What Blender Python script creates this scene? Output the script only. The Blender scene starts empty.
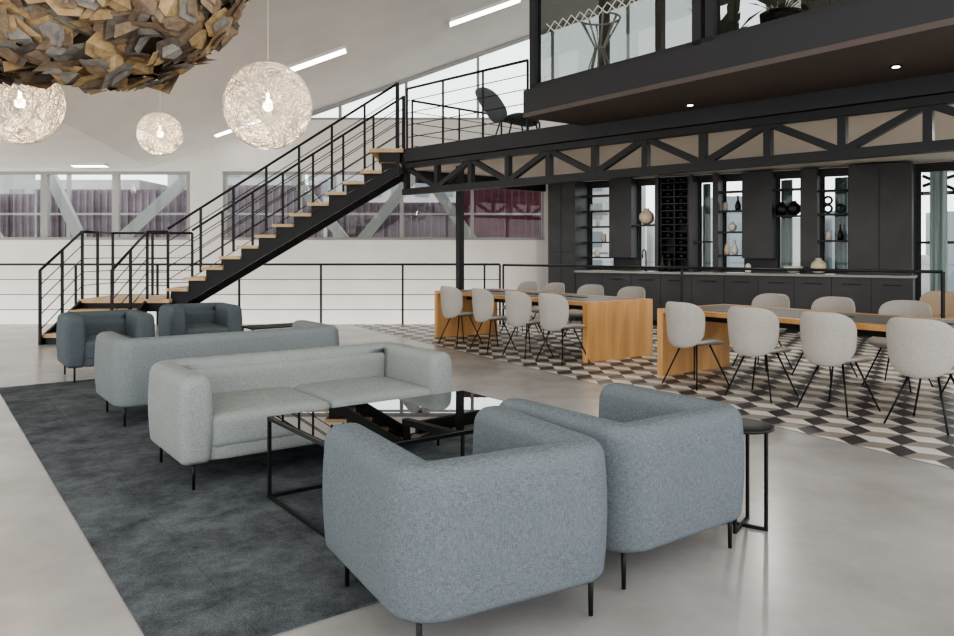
import bpy, bmesh, math, random
from mathutils import Vector, Matrix, Euler
random.seed(7)
scn=bpy.context.scene
COL=scn.collection
# ------------------------------------------------------------------ frames
A36=math.radians(36.5)
CG,SG=math.cos(A36),math.sin(A36)
def G(b,a): return (CG*b-SG*a, SG*b+CG*a)      # furniture grid -> world
def ceil_z(X,Y):
    base=3.13 if X<-6.9 else 5.57+.354*X
    return base+.12*(16-Y)
# ------------------------------------------------------------------ materials
def srgb(h):
    h=h.lstrip('#'); v=[int(h[i:i+2],16)/255 for i in (0,2,4)]
    return tuple((c/12.92 if c<=.04045 else ((c+.055)/1.055)**2.4) for c in v)+(1,)
def newmat(name):
    m=bpy.data.materials.new(name); m.use_nodes=True
    nt=m.node_tree; b=nt.nodes['Principled BSDF']
    return m,nt,b
def plain(name,h,rough=.6,metal=0,spec=.5,emit=None,es=0):
    m,nt,b=newmat(name)
    b.inputs['Base Color'].default_value=srgb(h)
    b.inputs['Roughness'].default_value=rough
    b.inputs['Metallic'].default_value=metal
    b.inputs['Specular IOR Level'].default_value=spec
    if emit:
        b.inputs['Emission Color'].default_value=srgb(emit); b.inputs['Emission Strength'].default_value=es
    return m
def noisy(name,h1,h2,scale=5,detail=4,rough=.6,bump=0,bscale=None,lo=.35,hi=.65,stretch=None,rvar=0,spec=.5):
    m,nt,b=newmat(name)
    N=nt.nodes; L=nt.links
    tc=N.new('ShaderNodeTexCoord'); mp=N.new('ShaderNodeMapping')
    L.new(tc.outputs['Object'],mp.inputs[0])
    if stretch: mp.inputs['Scale'].default_value=stretch
    n=N.new('ShaderNodeTexNoise'); n.inputs['Scale'].default_value=scale; n.inputs['Detail'].default_value=detail
    if rvar: n.inputs['Roughness'].default_value=rvar
    L.new(mp.outputs[0],n.inputs['Vector'])
    r=N.new('ShaderNodeValToRGB'); r.color_ramp.elements[0].position=lo; r.color_ramp.elements[1].position=hi
    r.color_ramp.elements[0].color=srgb(h1); r.color_ramp.elements[1].color=srgb(h2)
    L.new(n.outputs['Fac'],r.inputs[0]); L.new(r.outputs[0],b.inputs['Base Color'])
    b.inputs['Roughness'].default_value=rough
    b.inputs['Specular IOR Level'].default_value=spec
    if bump:
        n2=N.new('ShaderNodeTexNoise'); n2.inputs['Scale'].default_value=bscale or scale; n2.inputs['Detail'].default_value=3
        L.new(mp.outputs[0],n2.inputs['Vector'])
        bp=N.new('ShaderNodeBump'); bp.inputs['Strength'].default_value=bump; bp.inputs['Distance'].default_value=.01
        L.new(n2.outputs['Fac'],bp.inputs['Height']); L.new(bp.outputs[0],b.inputs['Normal'])
    return m
def fabric(name,h1,h2):
    m,nt,b=newmat(name); N=nt.nodes; L=nt.links
    tc=N.new('ShaderNodeTexCoord')
    outs=[]
    for sc in ((1,1,.10),(.12,.12,1)):   # warp and weft threads
        mp=N.new('ShaderNodeMapping'); mp.inputs['Scale'].default_value=sc; L.new(tc.outputs['Object'],mp.inputs[0])
        n=N.new('ShaderNodeTexNoise'); n.inputs['Scale'].default_value=560; n.inputs['Detail'].default_value=1; L.new(mp.outputs[0],n.inputs['Vector']); outs.append(n)
    av=N.new('ShaderNodeMath'); av.operation='ADD'; L.new(outs[0].outputs['Fac'],av.inputs[0]); L.new(outs[1].outputs['Fac'],av.inputs[1])
    hf=N.new('ShaderNodeMath'); hf.operation='MULTIPLY'; hf.inputs[1].default_value=.5; L.new(av.outputs[0],hf.inputs[0])
    n3=N.new('ShaderNodeTexNoise'); n3.inputs['Scale'].default_value=5; n3.inputs['Detail'].default_value=3
    L.new(tc.outputs['Object'],n3.inputs['Vector'])
    r=N.new('ShaderNodeValToRGB'); r.color_ramp.elements[0].position=.3; r.color_ramp.elements[1].position=.7
    r.color_ramp.elements[0].color=srgb(h1); r.color_ramp.elements[1].color=srgb(h2)
    L.new(hf.outputs[0],r.inputs[0])
    mx=N.new('ShaderNodeMix'); mx.data_type='RGBA'; mx.blend_type='MULTIPLY'; mx.inputs[0].default_value=.1
    L.new(r.outputs[0],mx.inputs[6]); L.new(n3.outputs['Fac'],mx.inputs[7]); L.new(mx.outputs[2],b.inputs['Base Color'])
    b.inputs['Roughness'].default_value=.95; b.inputs['Specular IOR Level'].default_value=.12
    bp=N.new('ShaderNodeBump'); bp.inputs['Strength'].default_value=.06; bp.inputs['Distance'].default_value=.002
    L.new(hf.outputs[0],bp.inputs['Height']); L.new(bp.outputs[0],b.inputs['Normal'])
    return m
def glassmat(name,tint,refl=.04,rough=0.0):
    m=bpy.data.materials.new(name); m.use_nodes=True; nt=m.node_tree; N=nt.nodes; L=nt.links
    for n in list(N): N.remove(n)
    o=N.new('ShaderNodeOutputMaterial'); t=N.new('ShaderNodeBsdfTransparent'); g=N.new('ShaderNodeBsdfGlossy'); mx=N.new('ShaderNodeMixShader')
    fr=N.new('ShaderNodeLayerWeight'); fr.inputs[0].default_value=.5
    pw=N.new('ShaderNodeMath'); pw.operation='POWER'; pw.inputs[1].default_value=4
    ml=N.new('ShaderNodeMath'); ml.operation='MULTIPLY'; ml.inputs[1].default_value=.85
    ad=N.new('ShaderNodeMath'); ad.operation='ADD'; ad.use_clamp=True; ad.inputs[1].default_value=refl
    t.inputs[0].default_value=srgb(tint); g.inputs['Roughness'].default_value=rough; g.inputs[0].default_value=(.9,.9,.9,1)
    L.new(fr.outputs['Facing'],pw.inputs[0]); L.new(pw.outputs[0],ml.inputs[0]); L.new(ml.outputs[0],ad.inputs[0])
    L.new(ad.outputs[0],mx.inputs[0]); L.new(t.outputs[0],mx.inputs[1]); L.new(g.outputs[0],mx.inputs[2]); L.new(mx.outputs[0],o.inputs[0])
    return m
M={}
M['fab_blue']=fabric('fabric_blue_grey','#555c61','#848c91')
M['fab_blue_d']=fabric('fabric_slate','#4c545a','#727b80')
M['fab_grey']=fabric('fabric_pale_grey','#7f8583','#a8adaa')
M['fab_mid']=fabric('fabric_mid_grey','#6d7476','#959b9c')
M['black']=plain('black_steel','#1d1e20',.45,.3)
M['blackm']=plain('black_matte','#292a2c',.6)
M['char']=noisy('charcoal_panel','#353638','#3e3f41',2,2,.5)
M['stone']=plain('counter_stone','#8d8c88',.3)
M['white']=noisy('white_plaster','#dfdad3','#e6e1da',1.5,3,.85)
M['ceil']=noisy('ceiling_plaster','#dcd7cf','#e3ded7',1.2,3,.9)
M['frame']=plain('window_frame_grey','#9c9a97',.5)
M['wood']=noisy('oak_veneer','#bf9056','#d8a971',7,5,.5,stretch=(1,1,.12))
M['tread']=noisy('oak_tread','#c7aa80','#dcbe9a',6,4,.55,stretch=(1,.2,1))
M['lino']=plain('tabletop_linoleum','#6d6a67',.45)
M['chairf']=noisy('chair_upholstery','#aba69f','#bab5ae',90,2,.9,.1,150)
M['underside']=plain('mezzanine_underside','#554b46',.55)
M['roomwall']=noisy('glass_room_wall','#5b554d','#68625a',1,2,.7)
M['fascia']=plain('fascia_charcoal','#2d2d30',.6)
M['kceil']=plain('kitchen_ceiling','#d2cabf',.8)
M['emit']=plain('led_diffuser','#ffffff',.5,emit='#fffdf8',es=7)
M['bulb']=plain('bulb_glow','#ffffff',.5,emit='#ffeccb',es=14)
M['string']=plain('resin_string','#efe6d8',.7)
M['purple']=noisy('purple_mesh_panel','#71616c','#908089',.9,4,.6,stretch=(1,1,3))
M['magenta']=noisy('magenta_mesh_panel','#6d3f4c','#8a5665',.9,4,.6,stretch=(1,1,3))
M['ext']=plain('exterior_steel_white','#a3a2a0',.6)
M['bldg']=noisy('distant_building','#8f8d8b','#a5a3a1',.6,2,.8)
M['bldg_d']=plain('distant_building_window','#6a7277',.3)
M['curtain']=noisy('curtain_sheer','#74898a','#a9b8b6',14,2,.9,stretch=(1,1,.02))
M['ceramic']=plain('ceramic_cream','#cdbfa9',.5)
M['ceramic_w']=plain('ceramic_white','#dcd9d2',.4)
M['ceramic_b']=plain('ceramic_black','#161616',.4)
M['felt1']=noisy('felt_brown','#8b7864','#a18d78',20,3,.95,spec=.1)
M['felt2']=noisy('felt_tan','#b2966f','#c8ad86',20,3,.95,spec=.1)
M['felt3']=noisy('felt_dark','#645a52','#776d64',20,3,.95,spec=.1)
M['felt4']=noisy('felt_grey','#8f8881','#a59d95',20,3,.95,spec=.1)
M['tile_w']=noisy('tile_white','#d8d4cc','#e4e0d8',3,2,.4)
M['tile_g']=noisy('tile_taupe','#8f877d','#9d958b',3,2,.4)
M['tile_d']=noisy('tile_dark','#3d3b3d','#4a484a',3,2,.4)
M['concrete']=noisy('polished_concrete','#95928e','#b4b2af',1.3,10,.25,lo=.3,hi=.7,rvar=.62)
M['glass']=glassmat('clear_glass','#eef4f4',.03)
M['glass_tab']=glassmat('smoked_glass','#7d8382',.20)
M['glass_mez']=glassmat('mezzanine_glass','#b9bdbb',.10)
M['shell']=plain('lounge_shell_grey','#6f7375',.6)
M['beige']=plain('beige_leather','#a08d77',.6)
M['leaf']=plain('leaf_green','#3f5a3a',.6)
# rug
def rugmat():
    m,nt,b=newmat('carpet_rug'); N=nt.nodes; L=nt.links
    tc=N.new('ShaderNodeTexCoord')
    n=N.new('ShaderNodeTexNoise'); n.inputs['Scale'].default_value=3.2; n.inputs['Detail'].default_value=12; n.inputs['Roughness'].default_value=.78
    L.new(tc.outputs['Object'],n.inputs['Vector'])
    n2=N.new('ShaderNodeTexNoise'); n2.inputs['Scale'].default_value=120; n2.inputs['Detail'].default_value=2
    L.new(tc.outputs['Object'],n2.inputs['Vector'])
    br=N.new('ShaderNodeTexBrick'); br.offset=0; br.inputs['Scale'].default_value=1; br.inputs['Brick Width'].default_value=.5; br.inputs['Row Height'].default_value=.5
    br.inputs['Mortar Size'].default_value=.004; br.inputs['Color1'].default_value=(1,1,1,1); br.inputs['Color2'].default_value=(.86,.86,.86,1); br.inputs['Mortar'].default_value=(.75,.75,.75,1)
    L.new(tc.outputs['Object'],br.inputs['Vector'])
    r=N.new('ShaderNodeValToRGB'); r.color_ramp.elements[0].position=.36; r.color_ramp.elements[1].position=.66
    r.color_ramp.elements[0].color=srgb('#42464a'); r.color_ramp.elements[1].color=srgb('#72777b')
    L.new(n.outputs['Fac'],r.inputs[0])
    mx=N.new('ShaderNodeMix'); mx.data_type='RGBA'; mx.blend_type='MULTIPLY'; mx.inputs[0].default_value=.8
    L.new(r.outputs[0],mx.inputs[6]); L.new(br.outputs['Color'],mx.inputs[7])
    mx2=N.new('ShaderNodeMix'); mx2.data_type='RGBA'; mx2.blend_type='OVERLAY'; mx2.inputs[0].default_value=.7
    L.new(mx.outputs[2],mx2.inputs[6]); L.new(n2.outputs['Fac'],mx2.inputs[7])
    L.new(mx2.outputs[2],b.inputs['Base Color'])
    b.inputs['Roughness'].default_value=1; b.inputs['Specular IOR Level'].default_value=.1
    bp=N.new('ShaderNodeBump'); bp.inputs['Strength'].default_value=.5; bp.inputs['Distance'].default_value=.006
    L.new(n2.outputs['Fac'],bp.inputs['Height']); L.new(bp.outputs[0],b.inputs['Normal'])
    return m
M['rug']=rugmat()
# ------------------------------------------------------------------ mesh builder
class MB:
    def __init__(s): s.v=[]; s.f=[]; s.m=[]; s.sm=[]; s.mats=[]
    def mi(s,k):
        if k not in s.mats: s.mats.append(k)
        return s.mats.index(k)
    def add(s,vs,fs,mat,smooth=False):
        o=len(s.v); s.v+= [tuple(p) for p in vs]; k=s.mi(mat)
        for f in fs: s.f.append([i+o for i in f]); s.m.append(k); s.sm.append(smooth)
    def box(s,x0,x1,y0,y1,z0,z1,mat):
        vs=[(x0,y0,z0),(x1,y0,z0),(x1,y1,z0),(x0,y1,z0),(x0,y0,z1),(x1,y0,z1),(x1,y1,z1),(x0,y1,z1)]
        s.add(vs,[(0,3,2,1),(4,5,6,7),(0,1,5,4),(1,2,6,5),(2,3,7,6),(3,0,4,7)],mat)
    def beam(s,p,q,w,h,mat,up=Vector((0,0,1))):
        p=Vector(p);q=Vector(q); d=(q-p).normalized()
        if abs(d.dot(up))>.99: up=Vector((0,1,0))
        sd=d.cross(up).normalized(); u=sd.cross(d)
        vs=[]
        for c in (p,q):
            for i,j in ((-1,-1),(1,-1),(1,1),(-1,1)): vs.append(c+sd*w/2*i+u*h/2*j)
        s.add(vs,[(0,1,2,3),(7,6,5,4),(0,4,5,1),(1,5,6,2),(2,6,7,3),(3,7,4,0)],mat)
    def tube(s,path,r,mat,n=8,closed=False,r2=None):
        P=[Vector(p) for p in path]; vs=[]; N=len(P)
        for i,p in enumerate(P):
            if closed: t=(P[(i+1)%N]-P[i-1])
            else: t=P[min(i+1,N-1)]-P[max(i-1,0)]
            t.normalize()
            up=Vector((0,0,1)) if abs(t.z)<.95 else Vector((0,1,0))
            a=t.cross(up).normalized(); b=a.cross(t)
            rr=r if r2 is None else r+(r2-r)*i/(N-1)
            for k in range(n):
                an=2*math.pi*k/n; vs.append(p+a*math.cos(an)*rr+b*math.sin(an)*rr)
        fs=[]
        for i in range(N if closed else N-1):
            j=(i+1)%N
            for k in range(n): fs.append((i*n+k,i*n+(k+1)%n,j*n+(k+1)%n,j*n+k))
        if not closed:
            fs.append(tuple(range(n))); fs.append(tuple(reversed(range((N-1)*n,N*n))))
        s.add(vs,fs,mat,True)
    def lathe(s,prof,c,mat,n=24):
        vs=[];fs=[]
        for r,z in prof:
            for k in range(n):
                an=2*math.pi*k/n; vs.append((c[0]+r*math.cos(an),c[1]+r*math.sin(an),c[2]+z))
        for i in range(len(prof)-1):
            for k in range(n): fs.append((i*n+k,i*n+(k+1)%n,(i+1)*n+(k+1)%n,(i+1)*n+k))
        fs.append(tuple(reversed(range(n)))); fs.append(tuple(range((len(prof)-1)*n,len(prof)*n)))
        s.add(vs,fs,mat,True)
    def prism(s,poly,z0,z1,mat,axis='z',top=None):
        n=len(poly)
        def P(p,t): return (p[0],p[1],t) if axis=='z' else (p[0],t,p[1])
        vs=[P(p,z0) for p in poly]+[P(p,z1) for p in poly]
        s.add(vs,[tuple(range(n)),],mat)
        s.add(vs,[tuple(range(n,2*n))],top or mat)
        s.add(vs,[(i,(i+1)%n,(i+1)%n+n,i+n) for i in range(n)],mat)
    def rbox(s,c,size,r,mat,n=8,puff=0):
        hx,hy,hz=[a/2 for a in size]
        bm=bmesh.new(); bmesh.ops.create_cube(bm,size=2)
        bmesh.ops.subdivide_edges(bm,edges=bm.edges[:],cuts=n,use_grid_fill=True)
        vs=[]
        bm.verts.ensure_lookup_table()
        for v in bm.verts:
            q=[math.copysign(abs(t)**.55,t) for t in v.co]
            p=Vector((q[0]*hx,q[1]*hy,q[2]*hz))
            inn=Vector((max(-hx+r,min(hx-r,p.x)),max(-hy+r,min(hy-r,p.y)),max(-hz+r,min(hz-r,p.z))))
            dlt=p-inn
            if dlt.length>1e-6: p=inn+dlt.normalized()*r
            if puff and p.z>0:
                p.z+=puff*(1-(p.x/hx)**2)*(1-(p.y/hy)**2)
            vs.append((p.x+c[0],p.y+c[1],p.z+c[2]))
        fs=[[v.index for v in f.verts] for f in bm.faces]; bm.free()
        s.add(vs,fs,mat,True)
    def pad(s,hx,hz,th,mat,fn,e=.62,nr=10,nt=40):
        vs=[];fs=[]
        for side in (1,-1):
            for i in range(nr+1):
                rr=math.sin(i/nr*math.pi/2)
                for k in range(nt):
                    an=2*math.pi*k/nt; c,d=math.cos(an),math.sin(an)
                    x=rr*hx*math.copysign(abs(c)**e,c); z=rr*hz*math.copysign(abs(d)**e,d)
                    y=side*th*math.sqrt(max(0,1-rr**5))
                    vs.append(fn(x,y,z))
        B=(nr+1)*nt
        for sd in (0,1):
            for i in range(nr):
                for k in range(nt):
                    a=sd*B+i*nt+k; b=sd*B+i*nt+(k+1)%nt
                    fs.append((a,b,b+nt,a+nt) if sd else (a,a+nt,b+nt,b))
        s.add(vs,fs,mat,True)
    def mesh(s,name):
        me=bpy.data.meshes.new(name+'_mesh'); me.from_pydata(s.v,[],s.f); 
        for k in s.mats: me.materials.append(M[k])
        for p,mi,sm in zip(me.polygons,s.m,s.sm): p.material_index=mi; p.use_smooth=sm
        bm=bmesh.new(); bm.from_mesh(me); bmesh.ops.remove_doubles(bm,verts=bm.verts,dist=1e-5) if len(s.v)<40000 else None
        bmesh.ops.recalc_face_normals(bm,faces=bm.faces); bm.to_mesh(me); bm.free()
        return me
    def obj(s,name,loc=(0,0,0),rz=0,me=None):
        me=me or s.mesh(name)
        return place(name,me,loc,rz)
def place(name,me,loc=(0,0,0),rz=0):
    o=bpy.data.objects.new(name,me); COL.objects.link(o); o.location=loc; o.rotation_euler=(0,0,rz); return o
# ------------------------------------------------------------------ ROOM
b=MB(); b.prism([(-13,-4),(13,-4),(13,18),(.45,18),(.45,14.35),(-13,14.35)],-.3,0,'concrete'); b.obj('floor')
b=MB(); b.box(-13.2,.45,14.35,16,-3.2,-3,'concrete'); b.obj('floor_lower')
b=MB()
Y0,Y1=16,16.3
def pr(poly): b.prism(poly,Y0,Y1,'white','y')
pr([(-13.2,-3.2),(1.62,-3.2),(1.62,1.61),(-13.2,1.61)])
for x0,x1 in ((-13.2,-12.6),(-6.04,-5.37),(1.43,1.62)): pr([(x0,1.61),(x1,1.61),(x1,3.06),(x0,3.06)])
pr([(-13.2,3.06),(13,3.06),(13,4.14),(-4.04,4.14),(-6.9,3.13),(-13.2,3.13)])
pr([(6.2,4.14),(13,4.14),(13,10.1),(6.2,7.76)])
b.obj('wall_back')
# ceiling
b=MB()
rows=[(-13.2),(-6.9),(13)]
vs=[]
for t in (0,.25):
    for Y in (-4,16.3):
        for X in rows: vs.append((X,Y,ceil_z(X,Y)+t))
fs=[(0,1,4,3),(1,2,5,4),(6,9,10,7),(7,10,11,8),(0,3,9,6),(2,8,11,5),(0,6,7,1),(1,7,8,2),(3,4,10,9),(4,5,11,10)]
b.add(vs,fs,'ceil'); b.obj('ceiling')
# windows of back wall
def window(name,x0,x1,z0,z1,mull=(),mw=.07,y=16.12,top=None):
    b=MB(); f='frame'
    zt=lambda x: z1 if top is None else top(x)
    b.beam((x0,y,z0+.03),(x1,y,z0+.03),.12,.06,f)
    b.beam((x0,y,zt(x0)-.03),(x1,y,zt(x1)-.03),.12,.06,f)
    for x in (x0+.03,)+tuple(mull)+(x1-.03,): b.beam((x,y,z0),(x,y,zt(x)),mw,.1,f,Vector((0,1,0)))
    b.add([(x0,y,z0),(x1,y,z0),(x1,y,zt(x1)),(x0,y,zt(x0))],[(0,1,2,3)],'glass')
    b.obj(name)
window('window_1',-12.6,-6.04,1.61,3.06,(-9.16,-7.65),.14)
window('window_2',-5.37,1.43,1.61,3.06,(-3.75,-1.6,-.1))
window('window_3',-4.0,6.2,4.14,0,(-2.9,-1.5,.02,1.6,3.2,4.8),.06,top=lambda x:5.55+.354*x)
# exterior lattice of steel and mesh panels seen through windows
b=MB()
for i,(x0,x1,z0,z1,m) in enumerate(((-13,-9.5,1.2,2.7,'purple'),(-9.4,-6.2,1.2,2.8,'purple'),(-6.0,-3.3,1.2,2.9,'purple'),(-3.2,-.4,1.0,2.5,'purple'),(-.3,2.4,1.0,2.95,'magenta'))):
    b.box(x0*1.08,x1*1.08,17.6,17.65,z0,z1,m)
    xx=x0*1.08
    while xx<x1*1.08:
        b.box(xx,xx+.025,17.5,17.6,z0,z1,m); xx+=.16
for p,q in (((-8.4,1.2),(-6.1,3.3)),((-4.3,3.3),(-2.6,1.2)),((-2.9,1.2),(-1.2,3.3)),((-1.3,3.3),(.2,1.2)),((-12,3.3),(-10.3,1.2)),((-9.6,3.3),(-8.6,1.2))):
    b.beam((p[0],16.9,p[1]),(q[0],16.9,q[1]),.15,.22,'ext',Vector((0,0,1)))
for z in (1.3,2.2,3.2): b.box(-14,3,17.4,17.46,z,z+.05,'ext')
for x in (-12,-9.4,-6,-3.3,-.4,2.3): b.box(x,x+.08,17.4,17.48,-3,3.3,'ext')
b.obj('exterior_facade_lattice')
# distant buildings
b=MB(); random.seed(3)
for x0,w_,hh in ((-24,6,4.6),(-17,5,3.9),(-11,4,4.9),(-6,6,4.2),(1,5,4.4)):
    y=27; b.box(x0,x0+w_,y,y+4,-3,hh,'bldg')
    xx=x0+.4
    while xx<x0+w_-.6:
        for k in range(5):
            z=hh-.9-k*1.0; b.box(xx,xx+.5,y-.03,y,z,z+.55,'bldg_d')
        xx+=.85
b.obj('distant_office_block')
b=MB()
for i in range(34):
    x=8+i*2.0+random.random(); hh=random.uniform(1.0,4.6); w_=random.uniform(1.2,2.2); y=46-.35*i
    b.box(x,x+w_,y,y+2,-3,hh,'bldg' if i%3 else 'bldg_d')
b.obj('city_skyline')
b=MB(); b.box(-60,90,18.5,60,-3.3,-3,'concrete'); b.obj('ground_exterior')
# side glazing (left, behind, right)
def curtainwall(name,p0,p1,zlo,zhf,n):
    b=MB(); p0=Vector(p0+(0,));p1=Vector(p1+(0,))
    for i in range(n+1):
        p=p0.lerp(p1,i/n); b.beam(p+Vector((0,0,zlo)),p+Vector((0,0,zhf(p.x,p.y))),.14,.2,'white',Vector((0,1,0)))
    b.beam(p0+Vector((0,0,.2)),p1+Vector((0,0,.2)),.2,.4,'white')
    for i in range(n):
        q0=p0.lerp(p1,i/n);q1=p0.lerp(p1,(i+1)/n)
        b.beam(q0+Vector((0,0,zhf(q0.x,q0.y)-.1)),q1+Vector((0,0,zhf(q1.x,q1.y)-.1)),.2,.2,'white')
    b.obj(name)
curtainwall('wall_left',(-13.1,-4),(-13.1,16),0,ceil_z,8)
curtainwall('wall_front',(-13,-4),(13,-4),0,ceil_z,9)
curtainwall('wall_right',(13,-4),(13,9.2),0,ceil_z,6)
# ------------------------------------------------------------------ tiles
bm=bmesh.new(); s=.205; 
def rh(vs,mi):
    f=bm.faces.new([bm.verts.new((p[0],p[1],0)) for p in vs]); f.material_index=mi
h3=math.sqrt(3)/2*s
for i in range(-15,90):
    for j in range(-5,60):
        cx=(i*2*h3+(h3 if j%2 else 0)); cy=j*1.5*s
        if not(-4<cx<24 and -.2<cy<9.4): continue
        hx=[(cx+s*math.sin(math.pi/3*k),cy+s*math.cos(math.pi/3*k)) for k in range(6)]
        c=(cx,cy)
        rh([c,hx[5],hx[0],hx[1]],0); rh([c,hx[1],hx[2],hx[3]],2); rh([c,hx[3],hx[4],hx[5]],1)
me=bpy.data.meshes.new('tiles'); 
P0=Vector(G(5.03,.5)); P1=Vector(G(6.38,12.2)); dirv=(P1-P0).normalized(); ang=math.atan2(dirv.y,dirv.x)
R=Matrix.Translation((P0.x,P0.y,.0))@Matrix.Rotation(ang,4,'Z')@Matrix.Scale(-1,4,(0,1,0))
bmesh.ops.transform(bm,matrix=R,verts=bm.verts)
def clip(co,no):
    bmesh.ops.bisect_plane(bm,geom=bm.verts[:]+bm.edges[:]+bm.faces[:],plane_co=co,plane_no=no,clear_outer=True)
nrm=Vector((-dirv.y,dirv.x,0))
clip(Vector((P0.x,P0.y,0))-nrm*.12,nrm)
clip((0,14.25,0),(0,1,0)); clip((12.9,0,0),(1,0,0)); clip((0,-3.9,0),(0,-1,0))
K0=Vector((1.75,15.85,0)); KA=-math.radians(33.53); kd=Vector((math.cos(KA),math.sin(KA),0)); kn=Vector((kd.y,-kd.x,0))
clip(K0+kn*.66,-kn)
for v in bm.verts: v.co.z=.003
bmesh.ops.recalc_face_normals(bm,faces=bm.faces)
for f in bm.faces:
    if f.normal.z<0: f.normal_flip()
bm.to_mesh(me); bm.free()
for k in ('tile_w','tile_g','tile_d'): me.materials.append(M[k])
place('floor_tile_inlay',me)
# ------------------------------------------------------------------ rug
b=MB(); b.box(0.67,3.55,2.66,9.05,0,.008,'rug'); b.obj('area_rug',(0,0,.001),A36)
# ------------------------------------------------------------------ sofas
def tub(w,d,h,mat,seats=1,t=.17,z0=.155,Rr=.075):
    b=MB()
    hw=w/2-t/2; yb=-d/2+t/2; yf=d/2-.06
    path=[]
    def line(p,q,n):
        for i in range(n): path.append((p[0]+(q[0]-p[0])*i/n,p[1]+(q[1]-p[1])*i/n))
    line((hw,yf),(hw,yb+Rr),6)
    for i in range(8):
        an=-math.pi/2*i/8; path.append((hw-Rr+Rr*math.cos(an),yb+Rr+Rr*math.sin(an)))
    line((hw-Rr,yb),(-hw+Rr,yb),8)
    for i in range(8):
        an=-math.pi/2-math.pi/2*i/8; path.append((-hw+Rr+Rr*math.cos(an),yb+Rr+Rr*math.sin(an)))
    line((-hw,yb+Rr),(-hw,yf),6); path.append((-hw,yf))
    H=h-z0
    def section(shr):
        pts=[]
        ht=t/2-shr; lo=z0+shr*.6; hi=h-shr
        rb=max(.004,min(.03,ht*.9)); rt=max(.004,min(.06,ht*.95))
        for cx,cz,a0,r in ((ht-rt,hi-rt,0,rt),(-ht+rt,hi-rt,90,rt),(-ht+rb,lo+rb,180,rb),(ht-rb,lo+rb,270,rb)):
            for k in range(6):
                an=math.radians(a0+90*k/5); pts.append((cx+r*math.cos(an),cz+r*math.sin(an)))
        out=[]
        for i in range(len(pts)):
            p=pts[i]; q=pts[(i+1)%len(pts)]
            out.append(p)
            if abs(q[1]-p[1])>.1:
                for k in range(1,6): out.append((p[0]+(q[0]-p[0])*k/6,p[1]+(q[1]-p[1])*k/6))
        res=[]
        for o,z in out:
            bul=.016*math.sin(math.pi*max(0,min(1,(z-z0)/H)))
            res.append((o+(bul if o>0 else -bul),z))
        return res
    N=len(path)
    re=.06
    def frame(i):
        p=Vector(path[i]); a=Vector(path[max(0,i-1)]); c=Vector(path[min(N-1,i+1)])
        tt=(c-a).normalized(); return p,tt,Vector((tt.y,-tt.x))
    seq=[]
    for k in range(6):
        an=math.pi/2*(1-k/6); seq.append((0,-re*math.sin(an),re*(1-math.cos(an))))
    for i in range(N): seq.append((i,0,0))
    for k in range(1,7):
        an=math.pi/2*(k/6); seq.append((N-1,re*math.sin(an),re*(1-math.cos(an))))
    vs=[];n=None
    for i,off,shr in seq:
        p,tt,nn=frame(i); sec=section(shr); n=len(sec)
        for o,z in sec:
            q=p+tt*off+nn*o; vs.append((q.x,q.y,z))
    fs=[]
    for i in range(len(seq)-1):
        for k in range(n): fs.append((i*n+k,i*n+(k+1)%n,(i+1)*n+(k+1)%n,(i+1)*n+k))
    fs.append(tuple(range(n))); fs.append(tuple(reversed(range((len(seq)-1)*n,len(seq)*n))))
    b.add(vs,fs,mat,True)
    iw=w-2*t+.03; iy0=-d/2+t-.03; iy1=d/2-.015
    b.rbox((0,(iy0+iy1)/2,.215),(iw,iy1-iy0-.02,.12),.03,mat)
    sw=iw/seats
    for k in range(seats):
        b.rbox((-iw/2+sw*(k+.5),(iy0+iy1)/2,.325),(sw-.002,iy1-iy0,.20),.045,mat,10,puff=.028)
    b.rbox((0,-d/2+t-.025,.455),(iw+.11,.13,.30),.05,mat,10)
    for sx in (-1,1):
        for sy in (-1,1):
            x=sx*(w/2-.08); y=sy*(d/2-.08)
            b.tube([(x,y,z0+.03),(x,y,0.0)],.0115,'black',10,r2=.009)
            b.box(x-.018,x+.018,y-.018,y+.018,z0-.003,z0+.02,'black')
    return b
arm_b=tub(.88,.86,.668,'fab_blue').mesh('armchair')
arm_d=tub(.86,.80,.695,'fab_blue_d').mesh('armchair_slate')
def put(name,me,bb,aa,rot,z=0):
    X,Y=G(bb,aa); return place(name,me,(X,Y,z),A36+math.radians(rot))
put('armchair',arm_b,1.755,2.46,-7,.009)
put('armchair',arm_b,2.70,2.50,0,.009)
put('armchair',arm_d,1.70,9.25,180,.009)
put('armchair',arm_d,2.95,10.0,178,.0)
sofa1=tub(1.86,.88,.665,'fab_grey',2,t=.17).mesh('sofa')
put('sofa',sofa1,2.15,4.88,180,.009)
sofa2=tub(1.94,.84,.69,'fab_mid',2,t=.17).mesh('sofa_mid')
put('sofa',sofa2,2.22,6.80,0,.009)
# ------------------------------------------------------------------ coffee table
b=MB(); w,d,h=1.33,.92,.455
for sx in (-1,1):
    for sy in (-1,1): b.box(sx*w/2-.009,sx*w/2+.009,sy*d/2-.009,sy*d/2+.009,0,h,'black')
for z in (.009,h-.009):
    for sy in (-1,1): b.box(-w/2,w/2,sy*d/2-.009,sy*d/2+.009,z-.009,z+.009,'black')
    for sx in (-1,1): b.box(sx*w/2-.009,sx*w/2+.009,-d/2,d/2,z-.009,z+.009,'black')
b.box(-w/2+.01,w/2-.01,-d/2+.01,d/2-.01,h-.004,h+.004,'glass_tab')
X,Y=G(1.6+w/2,4.12-d/2); b.obj('coffee_table',(X,Y,.009),A36)
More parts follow.
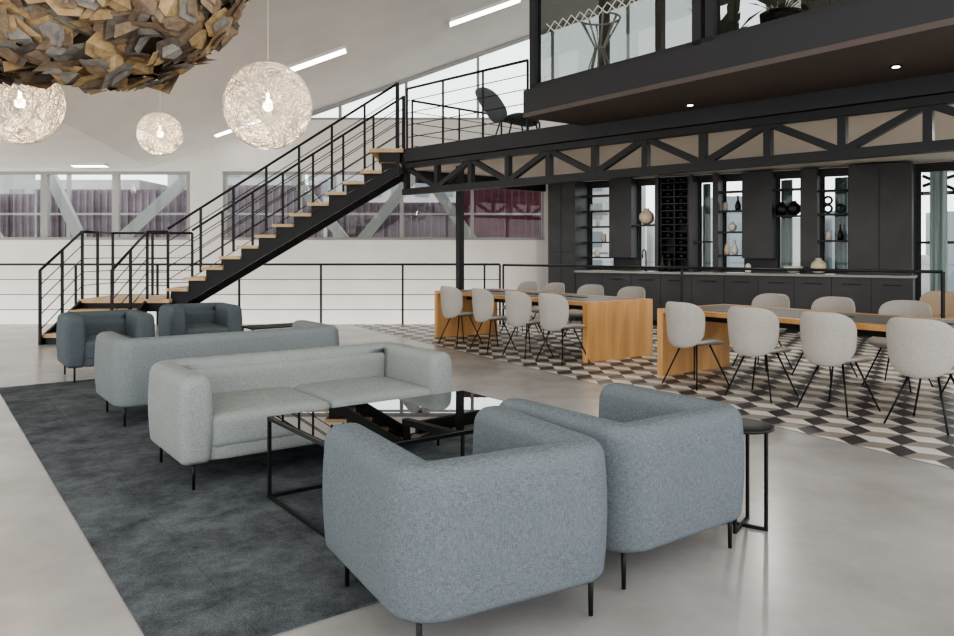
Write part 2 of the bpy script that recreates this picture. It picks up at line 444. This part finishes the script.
# side table
b=MB(); 
b.lathe([(.15,0),(.158,.004),(.158,.014),(.15,.018)],(0,0,.50),'black',40)
for an in (0,90,180,270):
    c,s_=math.cos(math.radians(an+20)),math.sin(math.radians(an+20))
    b.beam((.12*c,.12*s_,0),(.12*c,.12*s_,.50),.014,.014,'black')
for an in (20,110):
    c,s_=math.cos(math.radians(an)),math.sin(math.radians(an))
    b.beam((-.12*c,-.12*s_,.008),(.12*c,.12*s_,.008),.014,.016,'black')
    b.beam((-.12*c,-.12*s_,.49),(.12*c,.12*s_,.49),.014,.016,'black')
X,Y=G(3.37,2.30); b.obj('side_table',(X,Y,0),A36)
# low table beside far armchairs
b=MB(); b.box(-.45,.45,-.22,.22,.36,.38,'blackm')
for sx in (-1,1):
    for sy in (-1,1): b.box(sx*.43-.01,sx*.43+.01,sy*.2-.01,sy*.2+.01,0,.36,'black')
X,Y=G(3.98,9.9); b.obj('low_side_table',(X,Y,0),A36)
# ------------------------------------------------------------------ dining tables
def dtable(L_=3.44,w=1.22,h=.745):
    b=MB()
    b.box(-w/2,w/2,-L_/2,L_/2,h-.045,h,'wood')
    b.box(-w/2+.16,w/2-.16,-L_/2+.14,L_/2-.14,h,h+.004,'lino')
    for sy in (-1,1):
        y=sy*(L_/2-.04); b.box(-w/2,w/2,y-.04,y+.04,0,h-.045,'wood')
    b.box(-.03,.03,-L_/2+.08,L_/2-.08,h-.16,h-.045,'blackm')
    for y in (-.9,0,.9): b.box(-.05,.05,y-.16,y+.16,h+.004,h+.012,'blackm')
    return b.mesh('dining_table')
dt=dtable()
put('dining_table',dt,7.31,8.48,0,.003); put('dining_table',dt,7.27,3.90,0,.003)
def chairmesh():
    b=MB()
    def back(x,y,z):
        k=.92+.10*min(1,max(0,(z+.23)/.46))
        x*=k
        return (x, -.235+y+1.55*x*x-.10*(z+.22)*.9, .635+z+ .02*(x/.27)**2)
    b.pad(.275,.235,.024,'chairf',back,.66)
    def seat(x,y,z):
        return (x*(1-.06*(z/.25)), z+.015, .455+y+.35*x*x-.03*max(0,z/.25))
    b.pad(.255,.25,.03,'chairf',seat,.7)
    b.tube([(0,-.1,.43),(0,-.19,.43),(0,-.20,.47)],.018,'black',8)
    for sx in (-1,1):
        for sy in (-1,1):
            b.tube([(sx*.10,sy*.09,.432),(sx*.24,sy*.235,0)],.0095,'black',8,r2=.0075)
        b.tube([(sx*.10,-.09,.430),(sx*.10,.09,.430)],.009,'black')
    for sy in (-1,1): b.tube([(-.1,sy*.09,.430),(.1,sy*.09,.430)],.009,'black')
    return b.mesh('dining_chair')
cm=chairmesh(); random.seed(7)
for a in (2.72,3.47,4.22,4.98): put('dining_chair',cm,6.50,a,-90+random.uniform(-7,7),.003)
for a in (6.99,7.66,8.41,9.2): put('dining_chair',cm,6.50,a,-90+random.uniform(-7,7),.003)
for a in (2.95,3.70,4.48,5.25): put('dining_chair',cm,8.10,a,90+random.uniform(-6,6),.003)
for a in (7.45,8.25,9.1,9.75): put('dining_chair',cm,8.10,a,90+random.uniform(-6,6),.003)
# ------------------------------------------------------------------ kitchen
def kobj(b,name): return b.obj(name,(K0.x,K0.y,0),KA)
HT=2.8
b=MB(); 
opens=[(.66,1.19),(1.71,2.12),(2.9,3.22),(3.36,3.74),(4.30,4.70),(5.03,5.45)]
prev=0
for o0,o1 in opens+[(6.42,6.42)]:
    b.box(prev,o0,0,.1,0,HT,'char'); 
    if o0!=o1:
        b.box(o0,o1,0,.1,0,1.06,'char'); b.box(o0,o1,0,.1,2.66,HT,'char')
    prev=o1
kobj(b,'wall_kitchen')
b=MB(); b.box(0.02,.62,-.6,-.005,0,2.78,'char'); b.box(.31,.315,-.606,-.6,.05,2.7,'black'); b.box(.05,.6,-.607,-.6,1.36,1.37,'black'); kobj(b,'tall_cabinet')
b=MB(); b.box(5.5,6.4,-.5,-.005,1.005,2.78,'char'); b.box(5.94,5.95,-.507,-.5,1.05,2.7,'black'); kobj(b,'kitchen_wall_cabinet')
b=MB(); b.box(.64,6.42,-.62,-.01,.1,.96,'char'); b.box(.64,6.42,-.56,-.05,0,.1,'black'); b.box(.63,6.45,-.66,-.01,.96,1.0,'stone')
x=.64
while x<6.4:
    b.box(x-.004,x+.004,-.623,-.62,.12,.95,'black'); 
    if .64<x<6.2: b.box(x+.16,x+.44,-.64,-.62,.84,.855,'black')
    x+=.578
kobj(b,'kitchen_counter')
b=MB()
for x0,x1 in ((1.22,1.68),(2.15,2.22),(2.80,2.88),(3.24,3.34),(3.76,4.27),(4.73,5.0)):
    b.box(x0,x1,-.32,-.005,1.003+(.25 if x1-x0>.3 else 0),2.78,'char')
for x0,x1,zs in ((.63,1.22,(1.25,1.55,1.86,2.17,2.48)),(3.34,3.76,(1.3,1.72,2.1,2.45)),(2.88,3.24,(1.55,)),(5.0,5.5,(1.55,2.0,2.4)),(4.27,4.73,(1.986,2.45,))):
    for z in zs: b.box(x0,x1,-.3,-.005,z-.014,z+.014,'blackm')
b.box(1.68,2.15,-.3,-.005,1.86,1.89,'blackm')
kobj(b,'kitchen_shelving')
b=MB()
for x in (2.25,2.51,2.77): b.box(x-.012,x+.012,-.26,-.02,1.003,2.76,'black')
z=1.1
while z<2.7:
    b.box(2.25,2.77,-.26,-.02,z-.01,z+.01,'black'); 
    for x in (2.38,2.64):
        if random.random()<.7: b.tube([(x,-.27,z+.055),(x,-.03,z+.055)],.038,'ceramic_b',10)
    z+=.13
kobj(b,'wine_rack')
def vase(name,prof,s_,off,z,mat,sc=1):
    b=MB(); b.lathe([(r*sc,h*sc) for r,h in prof],(0,0,0),mat,28)
    p=K0+kd*s_+kn*off; b.obj(name,(p.x,p.y,z),0)
rnd=[(.05,0),(.11,.04),(.145,.12),(.135,.2),(.08,.26),(.05,.28),(.06,.31)]
slim=[(.05,0),(.07,.03),(.075,.12),(.05,.2),(.022,.26),(.02,.36),(.028,.38)]
vase('round_vase',rnd,1.93,.16,1.892,'ceramic',1.0)
vase('ceramic_vase',slim,.9,.15,1.876,'ceramic_w',.55)
vase('ceramic_vase',slim,3.46,.16,1.318,'ceramic',.8)
vase('ceramic_vase',slim,3.6,.16,1.318,'ceramic_w',.7)
vase('round_vase',rnd,3.55,.16,1.738,'ceramic_w',.55)
vase('round_vase',rnd,4.40,.16,2.003,'ceramic_b',.75)
vase('round_vase',rnd,4.60,.16,2.003,'ceramic_b',.8)
bowl=[(.05,0),(.12,.05),(.16,.12),(.15,.115),(.1,.05),(.02,.02)]
vase('round_vase',rnd,5.05,.50,1.003,'ceramic',.85)
vase('ceramic_bowl',bowl,4.65,.48,1.003,'ceramic_w',1)
vase('ceramic_jar',[(.07,0),(.09,.02),(.09,.2),(.07,.22),(.02,.24)],.9,.16,1.265,'ceramic_w',.6)
jar=[(.05,0),(.06,.01),(.06,.16),(.045,.18),(.03,.2)]
vase('ceramic_jar',jar,.78,.16,2.186,'ceramic_w',.7); vase('ceramic_jar',jar,1.04,.16,1.566,'ceramic',.8)
vase('glass_bottle',slim,3.65,.16,2.116,'ceramic_b',.7); vase('ceramic_jar',jar,3.42,.16,2.116,'ceramic',.8)
vase('ceramic_jar',jar,5.15,.16,1.566,'ceramic_w',.8); vase('glass_bottle',slim,5.33,.16,1.566,'ceramic_b',.7)
vase('glass_bottle',slim,2.35,.45,1.003,'ceramic_b',.8); vase('glass_bottle',slim,2.5,.48,1.003,'ceramic_b',.65)
vase('ceramic_jar',jar,3.9,.45,1.003,'ceramic_w',.8)
b=MB()
for cx,cz in ((5.14,2.1),(5.14,2.24),(5.33,2.1)):
    b.tube([(cx+.062*math.cos(t*math.pi/10),-.16,cz+.062*math.sin(t*math.pi/10)) for t in range(20)],.02,'ceramic_b',8,True)
kobj(b,'ring_sculpture')
b=MB(); b.tube([(0,0,0),(0,0,.32)]+[(0,-.09+.09*math.cos(t*math.pi/8),.32+.09*math.sin(t*math.pi/8)) for t in range(1,9)]+[(0,-.18,.24)],.012,'black',10)
b.lathe([(.025,0),(.025,.04)],(0,0,0),'black'); b.tube([(0,0,.06),(.07,0,.09)],.007,'black')
p=K0+kd*1.95+kn*.25; b.obj('kitchen_faucet',(p.x,p.y,1.0),KA)
b=MB()
for o0,o1 in opens:
    b.add([(o0,.05,1.06),(o1,.05,1.06),(o1,.05,2.66),(o0,.05,2.66)],[(0,1,2,3)],'glass')
    for x in (o0+.015,o1-.015): b.box(x-.015,x+.015,.04,.07,1.06,2.66,'blackm')
kobj(b,'window_4')
b=MB()
b.box(6.42,13.4,0,.1,0,.12,'blackm'); b.box(6.42,13.4,0,.1,2.66,HT,'blackm')
for x in (6.46,7.05,7.9,8.8,9.9,11,12,13.3): b.box(x-.035,x+.035,0,.1,.12,2.66,'blackm')
b.box(6.42,13.4,0,.1,1.5,1.54,'blackm'); b.add([(6.42,.05,.12),(13.4,.05,.12),(13.4,.05,2.66),(6.42,.05,2.66)],[(0,1,2,3)],'glass')
for p,q in (((6.5,2.45),(7.0,2.62)),((6.5,2.62),(7.0,2.35)),((7.5,2.3),(8.3,2.66))): b.beam((p[0],.3,p[1]),(q[0],.3,q[1]),.05,.05,'blackm')
b.box(6.42,9,.28,.33,2.30,2.36,'blackm')
kobj(b,'window_5')
def curtain(name,x0,x1,y,z0,z1):
    b=MB(); n=int((x1-x0)/.012); vs=[];fs=[]
    for i in range(n+1):
        x=x0+(x1-x0)*i/n; yy=y+.025*math.sin(i*.75)+.01*math.sin(i*.31)
        vs+=[(x,yy,z0),(x,yy,z1)]
    for i in range(n): fs.append((2*i,2*i+2,2*i+3,2*i+1))
    b.add(vs,fs,'curtain',True); kobj(b,name)
curtain('curtain',6.62,6.86,-.08,.02,2.65)
curtain('curtain',4.32,4.52,.16,1.0,2.65)
curtain('curtain',5.2,5.42,.16,1.0,2.65)
curtain('curtain',2.92,3.06,.16,1.0,2.65)
b=MB()
b.pad(.27,.2,.03,'beige',lambda x,y,z:(x,-.24+y+1.5*x*x,.62+z),.7); b.pad(.26,.25,.04,'beige',lambda x,y,z:(x,z,.44+y),.7)
for sx in (-1,1):
    for sy in (-1,1): b.tube([(sx*.15,sy*.14,.42),(sx*.22,sy*.22,0)],.011,'black')
b.tube([(0,-.2,.42),(0,-.25,.5)],.03,'black')
b.obj('side_chair',(6.45,10.55,.003),math.radians(150))
# ------------------------------------------------------------------ mezzanine
b=MB()
b.prism([(-1.25,12.45),(7.5,3.55),(12.9,3.55),(12.9,9.15),(2.35,15.95),(1.3,15.95),(-1.25,13.6)],2.83,3.05,'fascia')
b.prism([(-1.15,12.55),(7.5,3.7),(12.8,3.7),(12.8,9.0),(2.35,15.85),(1.3,15.85),(-1.15,13.5)],2.815,2.829,'kceil')
b.obj('mezzanine_floor')
b=MB(); TA=-math.radians(45.5); n=16; md=.76
b.box(-.05,n*md,-.06,.06,2.73,2.813,'black'); b.box(-.05,n*md,-.06,.06,2.30,2.40,'black')
for i in range(n+1):
    x=i*md; b.box(x-.04,x+.04,-.04,.04,2.4,2.73,'black')
    if i<n:
        if i%2==0: b.beam((x,0,2.75),(x+md,0,2.38),.07,.075,'black')
        else: b.beam((x,0,2.38),(x+md,0,2.75),.07,.075,'black')
b.obj('truss_beam',(-1.15,12.45,0),TA)
b=MB(); b.box(-.05,.05,-.05,.05,.0,2.81,'black'); b.box(-.1,.1,-.1,.1,0,.015,'black'); b.obj('steel_column',(-.287,12.8,.003),A36)
b=MB(); b.box(.1,3.3,-.05,.05,2.6,2.813,'black'); b.obj('edge_beam',(-1.15,13.5,0),math.radians(40))
# glass room slab
bb0,bb1=5.92,7.56; at=7.06
b=MB()
q2=[G(bb0,at),G(bb0,-1.2),G(9.3,-1.2),G(9.3,at)]
b.prism(q2,3.051,3.33,'fascia')
b.prism([G(bb0+.0,at),G(bb0,-1.2),G(bb1,-1.2),G(bb1,at)],3.0,3.05,'underside')
for a in (5.32,3.14,1.2):
    X,Y=G(6.85,a); b.lathe([(.05,0),(.05,.012)],(X,Y,2.99),'black',20); b.lathe([(.03,0),(.03,.004)],(X,Y,2.986),'emit',16)
b.obj('glass_room_floor')
b=MB()
def gb(b0,b1,a0,a1,z0,z1,m):
    P=[G(b0,a0),G(b1,a0),G(b1,a1),G(b0,a1)]; b.prism(P,z0,z1,m)
def gq(b0,a0,b1,a1,z0,z1,m):
    p=G(b0,a0); q=G(b1,a1); b.add([(p[0],p[1],z0),(q[0],q[1],z0),(q[0],q[1],z1),(p[0],p[1],z1)],[(0,1,2,3)],m)
ZT=5.9
for a in (7.0,4.6,4.45,2.9,1.3,-.6): gb(6.0,6.1,a-.06,a+.04,3.33,ZT,'blackm')
for bb in (7.2,8.3,9.2): gb(bb-.05,bb+.05,6.9,7.0,3.33,ZT,'blackm')
gb(6.0,6.1,-1.1,7.0,3.33,3.40,'blackm'); gb(6.0,9.3,6.9,7.0,3.33,3.40,'blackm')
gq(6.05,-1.1,6.05,6.95,3.4,ZT,'glass_mez'); gq(6.05,6.95,9.25,6.95,3.4,ZT,'glass_mez')
b.obj('glass_room_partition')
b=MB(); gb(9.2,9.3,-1.1,3.2,3.33,ZT,'roomwall'); gb(9.2,9.3,4.4,5.4,3.33,ZT,'roomwall'); gb(9.2,9.3,3.2,7.06,4.9,ZT,'roomwall'); gb(9.2,9.3,3.2,7.0,3.33,4.0,'roomwall')
gb(5.9,9.3,-1.2,7.06,ZT,ZT+.2,'fascia'); gb(6.2,9.2,-1.1,6.9,5.2,5.26,'roomwall')
b.obj('glass_room_wall')
b=MB(); X,Y=G(6.9,4.35); cz=4.2
for k in range(18):
    an=math.pi*k/18
    b.tube([(.28*math.sin(t*math.pi/12)*math.cos(an),.28*math.sin(t*math.pi/12)*math.sin(an),.28*math.cos(t*math.pi/12)) for t in range(24)],.013,'ceramic',6,True)
b.tube([(0,0,.28),(0,0,1.0)],.006,'black'); b.lathe([(.04,-.06),(.07,0),(.04,.06)],(0,0,0),'bulb')
b.obj('slatted_pendant_lamp',(*G(7.3,3.3),cz))
b=MB()
for an in range(0,360,45):
    c,s_=math.cos(math.radians(an)),math.sin(math.radians(an))
    b.tube([(.2*c,.2*s_,0),(.05*c,.05*s_,.45),(.24*c,.24*s_,.8)],.012,'ceramic_w')
for r,z in ((.06,.45),(.24,.8),(.2,.01)): b.tube([(r*math.cos(t*math.pi/12),r*math.sin(t*math.pi/12),z) for t in range(24)],.012,'ceramic_w',6,True)
X,Y=G(6.5,6.35); b.obj('wire_stool',(X,Y,3.33))
b=MB()
for k in range(5): gb(8.9,9.15,.2+k*.55,.25+k*.55,3.33,5.15,'blackm')
for z in (3.6,4.1,4.6,5.1): gb(8.9,9.15,.2,2.45,z,z+.03,'wood')
b.obj('bookcase')
# potted plants in the glass room
b=MB(); b.lathe([(.12,0),(.17,.02),(.2,.38),(.18,.38),(.02,.34)],(0,0,0),'blackm',24)
random.seed(5)
for i in range(26):
    an=random.random()*6.28; el=random.uniform(.5,1.4); L_=random.uniform(.4,.8)
    p0=Vector((0,0,.35)); d=Vector((math.cos(an)*math.cos(el),math.sin(an)*math.cos(el),math.sin(el))); sd=d.cross(Vector((0,0,1))).normalized()
    p1=p0+d*L_*.6; p2=p0+d*L_+Vector((0,0,-.12*L_))
    b.tube([p0,p0+d*L_*.3],.006,'leaf',5)
    b.add([p0+d*L_*.28,p1+sd*.07,p2,p1-sd*.07,p1+Vector((0,0,-.01))],[(0,1,4),(1,2,4),(2,3,4),(3,0,4)],'leaf')
me=b.mesh('potted_plant')
X,Y=G(6.8,4.2); place('potted_plant',me,(X,Y,3.33)); X,Y=G(7.3,5.2); place('potted_plant',me,(X,Y,3.33),1.0)
# white lattice decal band on the glass
b=MB()
for k in range(14):
    a0=6.75-k*.14
    for z0,z1 in ((3.96,4.08),(4.08,3.96)):
        p=G(6.02,a0); q=G(6.02,a0-.14); b.beam((p[0],p[1],z0),(q[0],q[1],z1),.006,.009,'ceramic_w')
b.obj('glass_decal_band')
# lounge chair on mezzanine
b=MB()
b.pad(.34,.30,.035,'shell',lambda x,y,z:(x,z,.40+y-.12*z+.6*x*x),.75)
b.pad(.33,.34,.035,'shell',lambda x,y,z:(x,-.36-.55*(z+.3)+y+.7*x*x,.62+z*.75),.75)
for sx in (-1,1):
    b.tube([(sx*.22,-.22,.4),(sx*.27,-.34,0)],.013,'black'); b.tube([(sx*.22,.18,.38),(sx*.27,.3,0)],.013,'black')
b.obj('lounge_chair',(.66,12.15,3.05),math.radians(-65))
# ------------------------------------------------------------------ stairs
def rail(b,p0,p1,h,npost,nb=4,r=.018,pw=.035,ends=(True,True)):
    p0=Vector(p0);p1=Vector(p1); up=Vector((0,0,h))
    for i in range(npost):
        if (i==0 and not ends[0]) or (i==npost-1 and not ends[1]): continue
        p=p0.lerp(p1,i/(npost-1)); b.beam(p,p+up,pw,.012 if pw>.04 else pw,'black',Vector((0,1,0)))
    b.tube([p0+up,p1+up],.021,'black',8)
    for k in range(1,nb+1):
        o=Vector((0,0,h*k/(nb+1))); b.tube([p0+o,p1+o],.0075,'black',6)
PZ=.60; LZ=3.05
b=MB()
for i in range(3):
    z=PZ/4*(i+1); y=11.25+i*.36
    b.box(-6.42,-5.4,y,y+.40,z-.05,z,'tread')
    b.box(-6.40,-5.42,y+.02,y+.36,max(0,z-.19),z-.05,'blackm')
for x in (-6.44,-5.38):
    b.add([(x-.02,11.2,0),(x+.02,11.2,0),(x+.02,12.35,0),(x-.02,12.35,0),(x-.02,11.2,.1),(x+.02,11.2,.1),(x+.02,12.35,.58),(x-.02,12.35,.58)],[(0,3,2,1),(4,5,6,7),(0,1,5,4),(1,2,6,5),(2,3,7,6),(3,0,4,7)],'black')
b.box(-6.48,-5.0,12.33,13.5,PZ-.06,PZ,'tread'); b.box(-6.46,-5.02,12.35,13.48,PZ-.2,PZ-.06,'black')
for x in (-6.4,-5.1):
    for y in (12.42,13.4): b.box(x-.04,x+.04,y-.04,y+.04,0,PZ-.2,'black')
X0,X1=-5.05,-1.3; nst=14; rz=(LZ-PZ)/nst; rx=(X1-X0)/(nst-1)
for i in range(nst-1):
    x=X0+rx*i; z=PZ+rz*(i+1)
    b.box(x-.03,x+rx+.03,12.40,13.5,z-.05,z,'tread')
    for y in (12.5,13.4): b.add([(x+.02,y-.015,z-.05),(x+rx,y-.015,z-.05),(x+.02,y-.015,z-.20),(x+.02,y+.015,z-.05),(x+rx,y+.015,z-.05),(x+.02,y+.015,z-.20)],[(0,1,2),(3,5,4),(0,3,4,1),(1,4,5,2),(2,5,3,0)],'black')
for y in (12.5,13.4):
    b.beam((X0+.02,y,PZ-.12),(X1+.05,y,LZ-.30),.05,.17,'black')
b.box(-1.75,-1.2,12.36,13.5,LZ-.06,LZ+.003,'tread'); b.box(-1.6,-1.26,12.38,13.46,LZ-.22,LZ-.06,'black')
stair=b.obj('staircase')
b=MB()
H=1.1
rail(b,(-6.44,11.2,.0),(-6.44,12.4,PZ),H,3,4)
rail(b,(-5.38,11.2,.0),(-5.38,12.4,PZ),H,3,4)
rail(b,(-6.46,12.4,PZ),(-6.46,13.48,PZ),H,3,4,ends=(False,True))
rail(b,(-6.46,13.48,PZ),(-5.05,13.48,PZ),H,3,4,ends=(False,True))
rail(b,(-5.38,12.42,PZ),(-5.05,12.42,PZ),H,2,4,ends=(False,True))
for y in (12.42,13.48):
    rail(b,(-5.05,y,PZ+.1),(-1.3,y,LZ+.02),H-.05,8,4,ends=(False,False))
    b.beam((-1.3,y,2.6),(-1.3,y,LZ+1.08),.06,.06,'black',Vector((0,1,0)))
sr=b.obj('railing'); sr.parent=stair
b=MB()
tdx,tdy=math.cos(TA),math.sin(TA)
s0=(-1.15,12.5,LZ); s1=(-1.15+tdx*2.65,12.5+tdy*2.65,LZ)
rail(b,s0,s1,1.0,4,4)
rail(b,(-1.15,13.5,LZ),(1.3,15.8,LZ),1.0,4,4)
b.obj('mezzanine_railing')
b=MB()
rail(b,(-12.12,14.25,0),(.14,14.25,0),1.13,9,3)
rail(b,(.14,14.25,0),(.43,14.25,0),1.13,2,3,ends=(False,True))
b.obj('floor_railing')
b=MB()
rail(b,(.49,14.2,0),(5.96,9.72,0),1.12,3,0)
b.obj('kitchen_railing')
# ------------------------------------------------------------------ pendants
def ballmesh(R,seed,n=120):
    random.seed(seed); b=MB()
    for i in range(n):
        nrm=Vector((random.gauss(0,1),random.gauss(0,1),random.gauss(0,1))).normalized()
        h=random.uniform(-.45,.45)*R; r=math.sqrt(R*R-h*h)
        a=nrm.orthogonal().normalized(); c=nrm.cross(a)
        w1=random.random()*6; m=52
        pts=[]
        for t in range(m):
            an=2*math.pi*t/m; p=nrm*(h+.05*R*math.sin(3*an+w1))+a*r*math.cos(an)+c*r*math.sin(an)
            pts.append(p.normalized()*R)
        b.tube(pts,.0030,'string',3,True)
    b.lathe([(.0,-.05),(.04,-.035),(.05,0),(.04,.035),(.015,.06),(.015,.12)],(0,0,-.0),'bulb',16)
    return b
def pendant(X,Y,Z,R,seed):
    b=ballmesh(R,seed,130); top=ceil_z(X,Y)-Z
    b.tube([(0,0,.1),(0,0,top)],.004,'string',6); b.lathe([(.05,0),(.05,.03)],(0,0,top-.03),'string',20)
    b.obj('string_globe_pendant',(X,Y,Z))
    l=bpy.data.lights.new('bulb_light','POINT'); l.energy=12; l.color=(1,.84,.64); l.shadow_soft_size=.06
    o=bpy.data.objects.new('pendant_bulb_light',l); COL.objects.link(o); o.location=(X,Y,Z-.12)
pendant(-4.57,7.6,2.87,.41,1)
pendant(-1.98,7.2,2.765,.41,2)
pendant(-4.67,11.2,3.11,.32,3)
pendant(-8.6,13.2,3.02,.25,4)
# ------------------------------------------------------------------ felt cloud
random.seed(11); b=MB()
C=Vector((-3.32,6.0,3.88)); RX=(1.47,1.2,1.15)
def rad(d):
    return 1+.09*math.sin(4.1*d.x+2*d.z)+.08*math.sin(5.3*d.y+1.3)+.06*math.sin(7*d.x-3*d.y)
mt=['felt1','felt2','felt3','felt4','felt1','felt4','felt2']
n=1100
for i in range(n):
    ph=math.acos(1-2*(i+.5)/n); th=math.pi*(1+5**.5)*i
    d=Vector((math.cos(th)*math.sin(ph),math.sin(th)*math.sin(ph),math.cos(ph)))
    k=rad(d); p=Vector((d.x*RX[0],d.y*RX[1],d.z*RX[2]))*k*random.uniform(.95,1.02)
    nm=Vector((d.x/RX[0],d.y/RX[1],d.z/RX[2])).normalized()
    nm=(nm+Vector((random.gauss(0,.22),random.gauss(0,.22),random.gauss(0,.22)))).normalized()
    a=nm.orthogonal().normalized(); a=Matrix.Rotation(random.random()*6.28,3,nm)@a; c=nm.cross(a)
    L_=random.uniform(.13,.18); W=L_*random.uniform(.7,.9); f=random.uniform(.02,.05)
    col=random.choice(mt)
    for sc,of,cl in ((1,0,col),(.6,.02,random.choice(mt))):
        pts=[p+a*L_*sc+nm*of, p+c*W*sc+a*L_*.35*sc+nm*(of-f*sc), p+c*W*.8*sc-a*L_*.6*sc+nm*(of-f*sc), p-a*L_*.95*sc+nm*of, p-c*W*.8*sc-a*L_*.6*sc+nm*(of-f*sc), p-c*W*sc+a*L_*.35*sc+nm*(of-f*sc)]
        b.add(pts,[(0,1,2,3),(0,3,4,5)],cl)
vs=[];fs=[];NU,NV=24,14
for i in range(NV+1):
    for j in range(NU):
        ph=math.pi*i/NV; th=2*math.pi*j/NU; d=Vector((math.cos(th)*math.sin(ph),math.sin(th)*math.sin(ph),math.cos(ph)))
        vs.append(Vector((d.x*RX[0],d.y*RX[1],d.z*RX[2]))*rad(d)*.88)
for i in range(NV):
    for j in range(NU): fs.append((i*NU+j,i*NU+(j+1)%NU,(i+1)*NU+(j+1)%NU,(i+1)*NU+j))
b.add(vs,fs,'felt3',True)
for dx,dy in ((-.8,-.5),(.8,-.5),(0,.8)):
    b.tube([(dx,dy,.8),(dx,dy,ceil_z(C.x+dx,C.y+dy)-C.z-.005)],.006,'black',6)
b.obj('felt_acoustic_sculpture',tuple(C))
# ------------------------------------------------------------------ ceiling lights and added fill lamps
def clight(x0,x1,Y,w=.13):
    b=MB()
    P=[Vector((x,Y+dy,ceil_z(x,Y+dy)-.03)) for x in (x0,x1) for dy in (-w/2,w/2)]
    dn=Vector((0,0,-.03)); up=Vector((0,0,.03))
    vs=[P[0]+dn,P[2]+dn,P[3]+dn,P[1]+dn,P[0]+up,P[2]+up,P[3]+up,P[1]+up]
    b.add(vs,[(0,3,2,1)],'emit'); b.add(vs,[(4,5,6,7),(0,1,5,4),(1,2,6,5),(2,3,7,6),(3,0,4,7)],'ceil')
    b.obj('ceiling_light')
clight(-3.4,-2.35,13.6,.2); clight(-.5,.8,14.05,.2); clight(-5.3,-4.4,15.4,.16); clight(-8.3,-7.6,15.6,.16)
for Y in (10.2,6.6,3,0):  # extra rows out of view, added to brighten the room
    for x in (-10,-6.5,-1.0,2.5): 
        if not (Y==6.6 and x==-6.5): clight(x,x+1.3,Y,.18)
for a_,b_ in ((9.2,9.4),(6,9.4),(3,9.8)):  # made-up lamps in small black cans, added as fill under the kitchen ceiling
    X,Y=G(b_,a_); bb=MB(); bb.lathe([(.05,0),(.05,.02)],(0,0,-.02),'black',20); bb.obj('added_downlight_can',(X,Y,2.815))
    l=bpy.data.lights.new('kitchen_fill','AREA'); l.shape='DISK'; l.size=.08; l.energy=22; l.color=(1,.95,.88)
    o=bpy.data.objects.new('kitchen_fill_light',l); COL.objects.link(o); o.location=(X,Y,2.79)
# ------------------------------------------------------------------ world
w=bpy.data.worlds.new('World'); scn.world=w; w.use_nodes=True; nt=w.node_tree; N=nt.nodes; L=nt.links
bg=N['Background']; tc=N.new('ShaderNodeTexCoord'); sp=N.new('ShaderNodeSeparateXYZ'); L.new(tc.outputs['Generated'],sp.inputs[0])
r=N.new('ShaderNodeValToRGB'); r.color_ramp.elements[0].position=.0; r.color_ramp.elements[0].color=(.84,.84,.83,1); r.color_ramp.elements[1].position=.8; r.color_ramp.elements[1].color=(.79,.82,.87,1)
L.new(sp.outputs['Z'],r.inputs[0]); L.new(r.outputs[0],bg.inputs[0]); bg.inputs[1].default_value=2.3
# ------------------------------------------------------------------ camera
cam=bpy.data.cameras.new('camera'); co=bpy.data.objects.new('camera',cam); COL.objects.link(co)
co.location=(0,0,1.4); co.rotation_euler=(math.pi/2,0,0); cam.sensor_width=36; cam.lens=760*36/954; cam.shift_y=-68/954
cam.clip_start=.05; scn.camera=co
scn.view_settings.view_transform='AgX'
try: scn.view_settings.look='AgX - Medium High Contrast'
except Exception: pass
scn.view_settings.exposure=0.58
